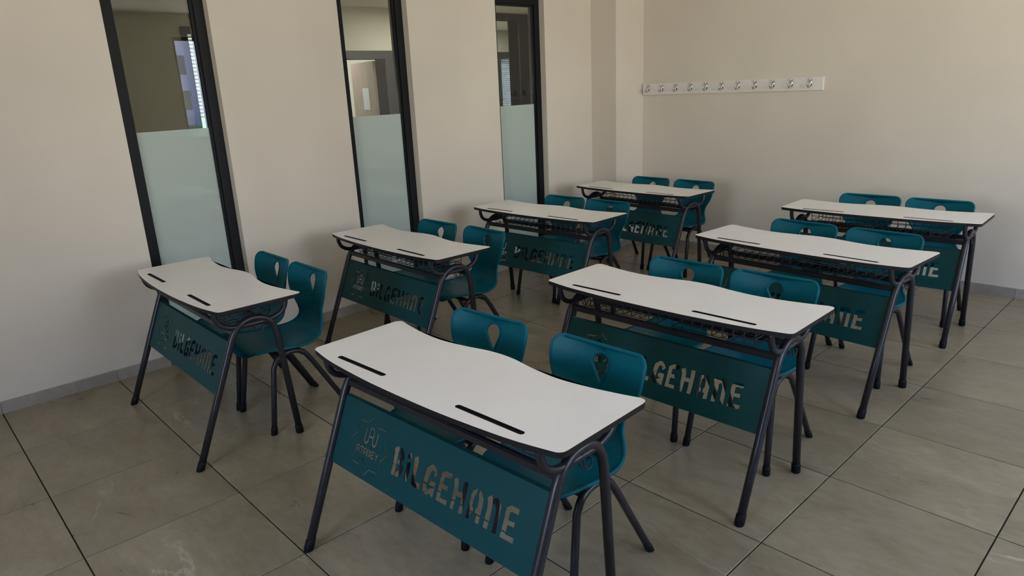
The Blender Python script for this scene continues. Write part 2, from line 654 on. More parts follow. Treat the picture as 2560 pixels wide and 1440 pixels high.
for i, (a, b) in enumerate(OPEN):
    bm = bmesh.new()
    frame_mesh(bm, -0.090, -0.165, a, b, 0.0, OZ, 0.062, 0.062, 0.085)
    w = obj('window_%d' % (i + 1), bm, M_BLACK, kind='structure')
    bm = bmesh.new()
    frame_mesh(bm, -0.104, -0.150, a + 0.0622, b - 0.0622, 0.0852, OZ - 0.0622, 0.018, 0.018, 0.018)
    obj('glazing_bead', bm, M_BLACK, w)
    bm = bmesh.new()
    box(bm, -0.120, -0.114, a + 0.0802, b - 0.0802, 1.477, OZ - 0.0802)
    obj('clear_pane', bm, M_GLASS, w)
    bm = bmesh.new()
    box(bm, -0.120, -0.114, a + 0.0802, b - 0.0802, 0.1032, 1.477)
    f = obj('frosted_pane', bm, M_FROST, w)
    f['label'] = 'pale green frosted lower half of the glazing'


# ------------------------------------------------------------------ corridor seen through the clear panes
ZCC = 2.53
bm = bmesh.new()
box(bm, -4.4, -0.14, -2.2, 12.0, -0.10, 0.0)
obj('floor.001', bm, M_TILE, kind='structure')
bm = bmesh.new()
box(bm, -4.4, XW - 0.2, -2.2, 12.0, ZCC, ZCC + 0.15)
obj('ceiling.001', bm, M_CEIL, kind='structure')
W4 = (2.10, 3.30, 0.95, 2.29)      # window
D1 = (3.30 + 0.12, 4.24, 2.0)      # wooden door
D2 = (5.25, 6.33, 2.46)            # tall opening
bm = bmesh.new()
box(bm, XC - 0.18, XC, -2.2, W4[0], 0, ZCC)
box(bm, XC - 0.18, XC, W4[0], W4[1], 0, W4[2])
box(bm, XC - 0.18, XC, W4[0], W4[1], W4[3], ZCC)
box(bm, XC - 0.18, XC, W4[1], D1[0], 0, ZCC)
box(bm, XC - 0.18, XC, D1[0], D1[1], D1[2], ZCC)
box(bm, XC - 0.18, XC, D1[1], D2[0], 0, ZCC)
box(bm, XC - 0.18, XC, D2[0], D2[1], D2[2], ZCC)
box(bm, XC - 0.18, XC, D2[1], 12.0, 0, ZCC)
obj('wall_corridor', bm, M_CORR, kind='structure')
W5 = (7.75, 9.6, 0.85, 2.19)
bm = bmesh.new()
box(bm, -4.4, -4.2, 3.35, W5[0], 0, ZCC)
box(bm, -4.4, -4.2, W5[0], W5[1], 0, W5[2])
box(bm, -4.4, -4.2, W5[0], W5[1], W5[3], ZCC)
box(bm, -4.4, -4.2, W5[1], 12.0, 0, ZCC)
box(bm, -4.4, XC - 0.18, 3.25, 3.40, 0, ZCC)
box(bm, -4.4, XC - 0.18, 11.9, 12.0, 0, ZCC)
obj('wall_far', bm, M_CORR, kind='structure')
bm = bmesh.new()
box(bm, XC, XW - 0.2, -2.2, -2.0, 0, ZCC)
box(bm, XC, XW - 0.2, 11.9, 12.0, 0, ZCC)
box(bm, XW - 0.2, XW - 0.1, YB + 0.2, 12.0, 0, ZCC)
obj('wall_end', bm, M_CORR, kind='structure')


def blind(parent, x, y0, y1, ztop, zbot, tilt, step=0.034):
    bm = bmesh.new()
    z = ztop - 0.03
    while z > zbot:
        box(bm, x - 0.026, x + 0.026, y0 + 0.01, y1 - 0.01, z, z + 0.002)
        bmesh.ops.rotate(bm, cent=(x, 0, z), matrix=Matrix.Rotation(math.radians(tilt), 3, 'Y'), verts=list(bm.verts)[-8:])
        z -= step
    box(bm, x - 0.02, x + 0.02, y0 + 0.005, y1 - 0.005, ztop - 0.03, ztop)
    obj('blind_slats', bm, M_BLIND, parent, kind='stuff')


bm = bmesh.new()
frame_mesh(bm, XC + 0.02, XC - 0.08, W4[0], W4[1], W4[2], W4[3], 0.05, 0.06, 0.06)
box(bm, XC - 0.08, XC + 0.02, 2.68, 2.73, W4[2] + 0.06, W4[3] - 0.06)
w4 = obj('window_4', bm, M_BLACK, kind='structure')
bm = bmesh.new()
box(bm, XC - 0.045, XC - 0.039, W4[0] + 0.05, W4[1] - 0.05, W4[2] + 0.06, W4[3] - 0.06)
obj('clear_pane', bm, M_GLASS, w4)
blind(w4, XC - 0.13, W4[0] + 0.01, W4[1] - 0.01, W4[3], 1.50, 56)
area_light('corridor_window_portal', (XC - 0.2, (W4[0] + W4[1]) / 2, (W4[2] + W4[3]) / 2), (0, math.radians(-90), 0),
           W4[3] - W4[2], W4[1] - W4[0], 1.0, portal=True)

# wooden door, standing ajar into the room beyond
bm = bmesh.new()
y0, y1, zt = D1
box(bm, XC - 0.19, XC + 0.015, y1, y1 + 0.135, 0, zt + 0.085)
box(bm, XC - 0.19, XC + 0.015, y0 - 0.09, y0, 0, zt + 0.085)
box(bm, XC - 0.19, XC + 0.015, y0, y1, zt, zt + 0.085)
d1 = obj('door_1', bm, M_GREYFRAME, kind='structure')
leaf = empty('door_leaf', (XC - 0.20, y1 - 0.01, 0.0), math.radians(166.6))
leaf.parent = d1
bm = bmesh.new()
box(bm, 0.0, 0.80, -0.02, 0.02, 0.01, zt - 0.01)
lf = obj('leaf_board', bm, M_WOOD, leaf)
bm = bmesh.new()
box(bm, 0.20, 0.42, 0.0205, 0.024, 1.45, 1.70)
obj('notice_sheet', bm, M_PAPER, leaf)
bm = bmesh.new()
tube(bm, round_path([(0.74, -0.021, 1.0), (0.74, -0.06, 1.0), (0.62, -0.06, 1.0)], 0.015), 0.009)
obj('handle', bm, M_CHROME, leaf, smooth=True)

# tall dark-framed opening at the end of the corridor
bm = bmesh.new()
y0, y1, zt = D2
box(bm, XC - 0.19, XC + 0.02, y1, y1 + 0.17, 0, ZCC)
box(bm, XC - 0.19, XC + 0.02, y0 - 0.17, y0, 0, ZCC)
box(bm, XC - 0.19, XC + 0.02, y0, y1, zt, ZCC)
obj('door_2', bm, M_BLACK, kind='structure')
bm = bmesh.new()
frame_mesh(bm, -4.18, -4.28, W5[0], W5[1], W5[2], W5[3], 0.10, 0.10, 0.06)
w5 = obj('window_5', bm, M_GREYFRAME, kind='structure')
bm = bmesh.new()
box(bm, -4.25, -4.244, W5[0] + 0.10, W5[1] - 0.10, W5[2] + 0.06, W5[3] - 0.10)
obj('clear_pane', bm, M_GLASS, w5)
blind(w5, -4.34, W5[0] + 0.02, W5[1] - 0.02, W5[3], 1.0, 76)

# ------------------------------------------------------------------ windows of the right wall (reflected in the glazed panels)
for i, (a, b) in enumerate(ROOM_WINDOWS):
    bm = bmesh.new()
    frame_mesh(bm, XR + 0.08, XR + 0.15, a, b, WZ0, WZ1, 0.06, 0.06, 0.06)
    m_ = (a + b) / 2
    box(bm, XR + 0.08, XR + 0.15, m_ - 0.035, m_ + 0.035, WZ0 + 0.06, WZ1 - 0.06)
    w = obj('window_%d' % (6 + i), bm, M_GREYFRAME, kind='structure')
    for ya, yb in ((a + 0.06, m_ - 0.035), (m_ + 0.035, b - 0.06)):
        bm = bmesh.new()
        box(bm, XR + 0.112, XR + 0.118, ya, yb, WZ0 + 0.06, WZ1 - 0.06)
        obj('clear_pane', bm, M_GLASS, w)

a, b = ADDED_FRONT_WINDOW  # unseen front window, added for its light on surfaces facing the front
m_ = (a + b) / 2
bm = bmesh.new()
for x0, x1, z0, z1 in ((a, b, WZ0, WZ0 + 0.06), (a, b, WZ1 - 0.06, WZ1), (a, a + 0.06, WZ0 + 0.06, WZ1 - 0.06),
                       (b - 0.06, b, WZ0 + 0.06, WZ1 - 0.06), (m_ - 0.035, m_ + 0.035, WZ0 + 0.06, WZ1 - 0.06)):
    box(bm, x0, x1, YF - 0.15, YF - 0.08, z0, z1)
w = obj('window_8', bm, M_GREYFRAME, kind='structure')
for xa, xb in ((a + 0.06, m_ - 0.035), (m_ + 0.035, b - 0.06)):
    bm = bmesh.new()
    box(bm, xa, xb, YF - 0.118, YF - 0.112, WZ0 + 0.06, WZ1 - 0.06)
    obj('clear_pane', bm, M_GLASS, w)

# ------------------------------------------------------------------ outdoors
bm = bmesh.new()
box(bm, 50, 80, 10, 50, -3.5, -3.3)
obj('ground', bm, M_YARD, kind='structure')
bm = bmesh.new()
box(bm, -18, -9.0, -2, 16, -3.5, -3.3)
obj('ground.001', bm, M_YARD, kind='structure')

bld = empty('apartment_building', (62, 0, -3.3))
tag(bld, 'lilac and white apartment block outside, seen reflected in the first glazed panel', 'building')
bm = bmesh.new()
box(bm, 0, 14, 17.0, 23.95, 0, 22)
obj('lilac_wing', bm, M_FACADE, bld)
bm = bmesh.new()
box(bm, -0.6, 13, 24.0, 46.0, 1.6, 22)
obj('white_wing', bm, M_FACADE2, bld)
for fl in range(6):
    for wy in (18.0, 20.3, 22.55):
        bm = bmesh.new()
        box(bm, -0.06, 0.02, wy, wy + 0.75, 1.2 + fl * 3.0, 2.8 + fl * 3.0)
        obj('window', bm, M_DARKGLASS, bld)
    for wy in (27.5, 32.0, 36.5, 41.0):
        bm = bmesh.new()
        box(bm, -0.66, -0.58, wy, wy + 1.6, 2.4 + fl * 3.0, 4.0 + fl * 3.0)
        obj('window', bm, M_DARKGLASS, bld)


def shrub(name, loc, sx, sy, sz, label):
    root = empty(name, loc)
    tag(root, label, 'shrub')
    rnd = random.Random(hash(label) % 1000)
    bm = bmesh.new()
    for k in range(26):
        c = Vector((rnd.uniform(-1, 1) * sx, rnd.uniform(-1, 1) * sy, rnd.uniform(0.25, 0.85) * sz))
        r_ = rnd.uniform(0.28, 0.5) * sz
        s = bmesh.ops.create_icosphere(bm, subdivisions=2, radius=r_, matrix=Matrix.Translation(c))
        for v in s['verts']:
            v.co += (v.co - c) * rnd.uniform(-0.25, 0.25)
    obj('foliage', bm, M_LEAF, root)
    bm = bmesh.new()
    tube(bm, [(0, 0, 0), (0.03, 0, sz * 0.5)], 0.06)
    obj('stem', bm, M_WOOD, root, smooth=True)


shrub('hedge', (56.0, 23.2, -3.3), 0.9, 5.0, 2.2, 'green hedge at the foot of the apartment block, reflected in the glazing')
shrub('bush', (-13.0, 6.2, -3.3), 1.2, 4.0, 5.2, 'green bush below the white blind, outside the window beyond the first glazed panel')


# ------------------------------------------------------------------ desk
DW, DH, DT = 1.205, 0.7446, 0.018
LX, FY, RY = 0.5224, -0.3768, 0.1238
SLOPE = 0.417
PANEL_Z0 = 0.325
LETTERS = [[[-1726,1610],[-1532,1736],[-1460,1653],[-1489,1504],[-1451,1061],[-1466,722],[-1662,714],[-1650,1062],[-1671,1460]],[[-1400,1717],[-1321,1743],[-1192,1603],[-1115,1438],[-1201,1251],[-1083,1119],[-1088,944],[-1157,832],[-1314,729],[-1430,717],[-1441,845],[-1362,896],[-1269,984],[-1276,1078],[-1352,1147],[-1426,1166],[-1428,1278],[-1332,1343],[-1312,1441],[-1410,1556]],[[-985,1634],[-837,1730],[-769,1536],[-955,1480]],[[-950,1355],[-765,1419],[-742,1104],[-774,725],[-929,776],[-956,987],[-942,1220]],[[-646,1632],[-484,1735],[-415,1624],[-395,1427],[-400,1170],[-407,947],[-348,914],[-202,911],[-114,900],[-121,722],[-410,720],[-538,763],[-575,889],[-581,1192]],[[45,1530],[270,1720],[391,1700],[547,1573],[601,1468],[477,1346],[438,1385],[408,1507],[332,1544],[256,1437],[228,1226],[202,1050],[193,930],[260,884],[445,1006],[324,1028],[294,1076],[313,1203],[586,1211],[600,1030],[580,709],[441,731],[407,793],[303,692],[170,704],[30,794],[13,931],[21,1270]],[[740,1588],[937,1727],[1244,1727],[1243,1568],[1134,1552],[974,1547],[925,1478],[927,1295],[1168,1305],[1171,1149],[918,1144],[913,983],[915,859],[1245,868],[1237,712],[732,710],[741,1016],[744,1363]],[[1335,1620],[1500,1728],[1570,1607],[1618,1321],[1820,1338],[1799,1699],[1986,1709],[2000,1415],[1996,969],[1985,710],[1802,705],[1816,919],[1808,1168],[1600,1164],[1586,966],[1576,699],[1412,713],[1421,943],[1422,1237],[1408,1449]],[[2229,1558],[2421,1719],[2410,1530],[2351,1451],[2342,1257],[2333,1119],[2402,1092],[2408,933],[2335,928],[2321,700],[2148,705],[2166,959],[2186,1273],[2190,1467]],[[2512,1687],[2607,1642],[2729,1480],[2746,1298],[2738,993],[2739,706],[2557,703],[2568,940],[2485,931],[2484,1073],[2543,1182],[2530,1442],[2480,1537]],[[2849,1592],[3015,1724],[3083,1649],[3211,1716],[3317,1704],[3424,1607],[3459,1537],[3466,1355],[3467,914],[3476,712],[3297,710],[3300,957],[3287,1360],[3243,1472],[3190,1517],[3114,1455],[3127,1334],[3118,921],[3108,707],[2913,703],[2923,917],[2931,1295],[2901,1470]],[[3654,1595],[3826,1719],[4149,1720],[4147,1549],[3915,1551],[3828,1517],[3828,1281],[4084,1308],[4077,1152],[3833,1146],[3824,897],[3818,864],[4168,874],[4165,711],[3630,706],[3644,913],[3653,1283],[3646,1464]]]
LOGO = [[[-3440,1748],[-3445,1553],[-3455,1350],[-3398,1268],[-3310,1262],[-3235,1350],[-3226,1660],[-3205,1790],[-3136,1862]],[[-3100,1862],[-3010,1800],[-2978,1704],[-2988,1442],[-2965,1330],[-2890,1268],[-2810,1285],[-2765,1380],[-2758,1553],[-2743,1749]],[[-3215,1545],[-3000,1545]]]
GLYPH = {
    'A': [[(0, 0), (0, .75), (.32, 1)], [(.52, 1), (.8, .75), (.8, 0)], [(0, .38), (.5, .38)]],
    'T': [[(.4, 0), (.4, 1)], [(0, .95), (.8, .95)]],
    'B': [[(0, 0), (0, 1)], [(.3, .95), (.72, .8), (.4, .53), (.8, .28), (.3, .03)]],
    'E': [[(.75, .96), (0, .96), (0, .04), (.75, .04)], [(0, .5), (.6, .5)]],
    'Y': [[(0, 1), (.4, .5), (.8, 1)], [(.4, .5), (.4, 0)]],
    'G': [[(.75, .9), (.3, 1), (0, .7), (0, .3), (.3, 0), (.75, .1), (.75, .45), (.45, .45)]],
    'N': [[(0, 0), (0, 1), (.75, 0), (.75, 1)]],
    'C': [[(.75, .9), (.3, 1), (0, .7), (0, .3), (.3, 0), (.75, .1)], [(.4, -.12), (.35, -.35)]],
    'L': [[(0, 1), (0, 0), (.7, 0)]],
    'I': [[(.35, 0), (.35, .75)], [(.35, .95), (.35, 1.12)]],
    'K': [[(0, 0), (0, 1)], [(.7, 1), (.12, .5), (.7, 0)]],
}


def strokes(lines, w):
    """each stroke segment as its own thin rectangle"""
    out = []
    for ln in lines:
        for (a, b) in zip(ln, ln[1:]):
            a, b = Vector(a), Vector(b)
            d = b - a
            if d.length < 1e-6:
                continue
            d.normalize()
            n = Vector((-d.y, d.x)) * (w / 2)
            a2, b2 = a - d * (w * 0.35), b + d * (w * 0.35)
            out.append([tuple(a2 + n), tuple(b2 + n), tuple(b2 - n), tuple(a2 - n)])
    return out


def word(text, u0, v0, cell, h, w):
    ls = []
    for i, ch in enumerate(text):
        for ln in GLYPH[ch]:
            ls.append([(u0 + i * cell + x * cell * 0.95, v0 + y * h) for x, y in ln])
    return strokes(ls, w)


def panel_holes():
    hs = [[(u / 1e4, v / 1e4) for u, v in L] for L in LETTERS]
    hs += strokes([[(u / 1e4, v / 1e4) for u, v in L] for L in LOGO], 0.0062)
    hs += word('ATABEY', -0.3785, 0.0850, 0.0222, 0.0240, 0.0047)
    hs += word('GENCLIK', -0.3570, 0.0605, 0.0117, 0.0100, 0.0012)
    # eight-pointed star outline, cut in separate dashes
    cx, cv, R0, R1 = -0.3125, 0.1205, 0.1075, 0.0830
    pts = []
    for k in range(16):
        r_ = R0 if k % 2 == 0 else R1
        a = math.pi / 2 + k * math.pi / 8
        pts.append(Vector((cx + r_ * math.cos(a), cv + r_ * math.sin(a))))
    for k in range(16):
        a, b = pts[k], pts[(k + 1) % 16]
        d = (b - a).normalized()
        gap_a = 0.0022 if k % 2 == 0 else 0.0
        gap_b = 0.0022 if k % 2 == 1 else 0.0
        n = Vector((-d.y, d.x)) * 0.0013
        a2, b2 = a + d * gap_a, b - d * gap_b
        hs.append([tuple(a2 + n), tuple(b2 + n), tuple(b2 - n), tuple(a2 - n)])
    return hs


def round_corner(p_prev, p, p_next, r, n=6):
    a, b, c = Vector(p_prev), Vector(p), Vector(p_next)
    da, dc = (a - b).normalized(), (c - b).normalized()
    ang = da.angle(dc)
    d = r / math.tan(ang / 2)
    s, q = b + da * d, b + dc * d
    return [tuple(s * (1 - u) ** 2 + b * 2 * u * (1 - u) + q * u * u) for u in (k / n for k in range(n + 1))]


def top_outline():
    """bowed front edge (-y), two scooped bays in the back edge (+y)"""
    W = DW / 2
    front = catmull([(-W, -0.203, 0), (-0.454, -0.231, 0), (-0.287, -0.246, 0), (-0.12, -0.254, 0), (0.12, -0.254, 0),
                     (0.287, -0.246, 0), (0.454, -0.231, 0), (W, -0.203, 0)], 5)
    back = catmull([(W, 0.203, 0), (0.515, 0.180, 0), (0.396, 0.158, 0), (0.28, 0.150, 0), (0.165, 0.163, 0), (0.07, 0.182, 0), (0.0, 0.187, 0),
                    (-0.07, 0.182, 0), (-0.165, 0.163, 0), (-0.28, 0.150, 0), (-0.396, 0.158, 0), (-0.515, 0.180, 0), (-W, 0.203, 0)], 5)
    f = [(p.x, p.y) for p in front]
    b = [(p.x, p.y) for p in back]
    r = 0.030
    trim = lambda L: [p for p in L if abs(p[0]) < W - r * 1.05]
    fl = round_corner(b[-2], (-W, -0.203), f[1], r) if False else round_corner((-W, 0.0), (-W, -0.203), f[1], r)
    fr = round_corner(f[-2], (W, -0.203), (W, 0.0), r)
    br = round_corner((W, 0.0), (W, 0.203), b[1], r)
    bl = round_corner(b[-2], (-W, 0.203), (-W, 0.0), r)
    return fl + trim(f[1:-1]) + fr + br + trim(b[1:-1]) + bl


def slot_loop(u0, u1, v, w, n=6):
    r = w / 2
    out = []
    for k in range(n + 1):
        a = -math.pi / 2 + math.pi * k / n
        out.append((u1 - r + r * math.cos(a), v + r * math.sin(a)))
    for k in range(n + 1):
        a = math.pi / 2 + math.pi * k / n
        out.append((u0 + r + r * math.cos(a), v + r * math.sin(a)))
    return out


def make_desk():
    root = empty('school_desk')
    # --- top: white laminate on a black core, two pencil grooves
    bm = bmesh.new()
    ol = top_outline()
    slots = [slot_loop(-0.455, -0.178, -0.1865, 0.020), slot_loop(0.178, 0.455, -0.1865, 0.020)]
    grid = [(x * 0.1, y * 0.07) for x in range(-5, 6) for y in (-1, 0, 1)]
    zt, zg, zb = DH, DH - 0.007, DH - DT
    # upper skin with the grooves open, then groove walls and floors, then underside and rim
    vo, tris = cdt(ol, slots, grid)
    V = {i: bm.verts.new((vo[i].x, vo[i].y, zt)) for f in tris for i in f}
    for f in tris:
        bm.faces.new([V[i] for i in f]).material_index = 0
    for s in slots:
        vt = [bm.verts.new((p[0], p[1], zt)) for p in s]
        vg = [bm.verts.new((p[0], p[1], zg)) for p in s]
        for k in range(len(s)):
            j = (k + 1) % len(s)
            bm.faces.new((vt[k], vt[j], vg[j], vg[k])).material_index = 1
        bm.faces.new(vg).material_index = 1
    inset = []
    n = len(ol)
    for i in range(n):
        a, b, c = Vector(ol[i - 1]), Vector(ol[i]), Vector(ol[(i + 1) % n])
        d = (c - a).normalized()
        inset.append(b + Vector((-d.y, d.x)) * -0.0)
    t0 = [bm.verts.new((p[0], p[1], zt)) for p in ol]
    t1 = [bm.verts.new((p[0], p[1], zb)) for p in ol]
    for k in range(n):
        j = (k + 1) % n
        bm.faces.new((t0[k], t1[k], t1[j], t0[j])).material_index = 1
    bm.faces.new(list(reversed(t1))).material_index = 1
    bmesh.ops.remove_doubles(bm, verts=bm.verts, dist=1e-5)
    obj('tabletop', bm, [M_TOP, M_EDGE], root)

    tr = 0.0165
    for s in (-1, 1):
        x = s * LX
        # inverted V leg frame: slanted front leg, arch, near-upright rear leg
        path = [(x, FY + 0.02 * SLOPE, 0.02), (x, -0.150, 0.545)] + [(x, y, z) for y, z in
               ((-0.130, 0.590), (-0.103, 0.627), (-0.066, 0.650), (-0.022, 0.657), (0.020, 0.648), (0.052, 0.624), (0.072, 0.590), (0.082, 0.545))]
        pts = [Vector(path[0]), Vector(path[0]).lerp(Vector(path[1]), 0.5)] + catmull(path[1:], 3) + [Vector((x, RY - 0.0012, 0.02))]
        bm = bmesh.new()
        tube(bm, pts, tr, 14)
        lf = obj('leg_frame', bm, M_STEEL, root, smooth=True)
        for by, dirv in ((FY, (0, SLOPE, 1)), (RY, (0, -0.077, 1))):
            bm = bmesh.new()
            foot_cap(bm, (x, by, 0), dirv, 0.0195, 0.045)
            obj('foot_cap', bm, M_RUBBER, lf, smooth=True)
        # cradle under the top
        bm = bmesh.new()
        cr = catmull([(x, -0.200, DH - DT), (x, -0.197, 0.695), (x, -0.180, 0.662), (x, -0.145, 0.640), (x, -0.095, 0.632), (x, 0.0, 0.630),
                      (x, 0.055, 0.632), (x, 0.100, 0.645), (x, 0.130, 0.668), (x, 0.143, 0.698), (x, 0.145, DH - DT)], 4)
        tube(bm, cr, 0.0125, 12)
        obj('top_bracket', bm, M_STEEL, root, smooth=True)
        # bag hook of doubled wire
        bm = bmesh.new()
        hk = [(x - 0.009, -0.030, 0.640), (x - 0.009, -0.024, 0.604) , (x - 0.009, -0.010, 0.582) , (x - 0.009, 0.006, 0.582) , (x - 0.009, 0.015, 0.596) , (x - 0.006, 0.013, 0.606) ,
              (x + 0.006, 0.013, 0.606) , (x + 0.009, 0.015, 0.596) , (x + 0.009, 0.006, 0.582) , (x + 0.009, -0.010, 0.582) , (x + 0.009, -0.024, 0.604) , (x + 0.009, -0.030, 0.640)]
        tube(bm, catmull(hk, 3), 0.0026, 6)
        obj('bag_hook', bm, M_WIRE, root, smooth=True)
    # beams between the leg frames
    for (yy, zz) in ((-0.118, 0.606), (0.066, 0.600)):
        bm = bmesh.new()
        box(bm, -LX, LX, yy - 0.011, yy + 0.011, zz - 0.0145, zz + 0.0145)
        bmesh.ops.bevel(bm, geom=bm.edges[:], offset=0.004, segments=2, affect='EDGES')
        obj('crossbar', bm, M_STEEL, root)
    # wire book baskets
    for s in (-1, 1):
        bm = bmesh.new()
        a, b = (0.036, 0.416)
        wr = 0.0021
        yf, yr_, z0, z1 = -0.105, 0.105, 0.624, 0.690
        nx = 9
        for k in range(nx):
            x = s * (a + (b - a) * k / (nx - 1))
            tube(bm, round_path([(x, yf, DH - DT), (x, yf, z0), (x, yr_ - 0.012, z0), (x, yr_, z0 + 0.012)], 0.008, 3), wr, 5)
        for (yy, zz) in ((yf, 0.652), (yf, 0.684), (yf, z0), (-0.05, z0), (0.0, z0), (0.05, z0), (yr_, z0 + 0.012)):
            tube(bm, [(s * (a - 0.004), yy, zz), (s * (b + 0.004), yy, zz)], wr, 5)
        for x in (s * a, s * b):
            tube(bm, [(x, yf, 0.652), (x, yr_, 0.652), (x, yr_ + 0.0, z0 + 0.012)], wr, 5)
            tube(bm, [(x, yr_, z0 + 0.012), (x, yr_, DH - DT)], wr, 5)
        obj('wire_basket', bm, M_WIRE, root, smooth=True)
    # laser-cut modesty panel
    bm = bmesh.new()
    k = 1.0 / math.sqrt(1 + SLOPE ** 2)
    dvec = Vector((0, SLOPE * k, k))
    nv = Vector((0, -k, SLOPE * k))
    base = Vector((0, FY + SLOPE * PANEL_Z0, PANEL_Z0))
    th = 0.0016
    PH = 0.2565
    plate(bm, rect_loop(-0.5055, 0.5055, 0.0, PH), panel_holes(),
          lambda p: base + Vector((p[0], 0, 0)) + dvec * p[1] + nv * th * 0.5,
          lambda p: base + Vector((p[0], 0, 0)) + dvec * p[1] - nv * th * 0.5)
    # folded lip along the top edge
    q = base + dvec * PH
    lip = [q + nv * th * 0.5, q + nv * th * 0.5 + Vector((0, 0.016, 0.0015)), q + Vector((0, 0.016, -0.0005)) - nv * th * 0.5, q - nv * th * 0.5]
    A = [bm.verts.new(v + Vector((-0.5055, 0, 0))) for v in lip]
    B = [bm.verts.new(v + Vector((0.5055, 0, 0))) for v in lip]
    for i in range(4):
        j = (i + 1) % 4
        bm.faces.new((A[i], B[i], B[j], A[j]))
    bm.faces.new(A)
    bm.faces.new(list(reversed(B)))
    bmesh.ops.recalc_face_normals(bm, faces=bm.faces)
    pn = obj('modesty_panel', bm, M_PANEL, root)
    pn['label'] = 'teal panel with cut-out lettering BİLGEHANE and a star emblem'
    return root


# ------------------------------------------------------------------ chair
PROF = [  # y, z, half width
    (-0.279, 0.409, 0.176), (-0.278, 0.419, 0.179), (-0.270, 0.429, 0.183), (-0.253, 0.437, 0.187), (-0.226, 0.441, 0.191), (-0.185, 0.440, 0.194), (-0.13, 0.434, 0.197), (-0.06, 0.427, 0.199),
    (0.00, 0.424, 0.199), (0.042, 0.425, 0.192), (0.080, 0.430, 0.178), (0.115, 0.443, 0.157), (0.142, 0.468, 0.134), (0.156, 0.500, 0.122), (0.158, 0.535, 0.127),
    (0.155, 0.570, 0.146), (0.153, 0.605, 0.171), (0.153, 0.640, 0.190), (0.157, 0.680, 0.200), (0.166, 0.720, 0.2045), (0.183, 0.768, 0.2035)]


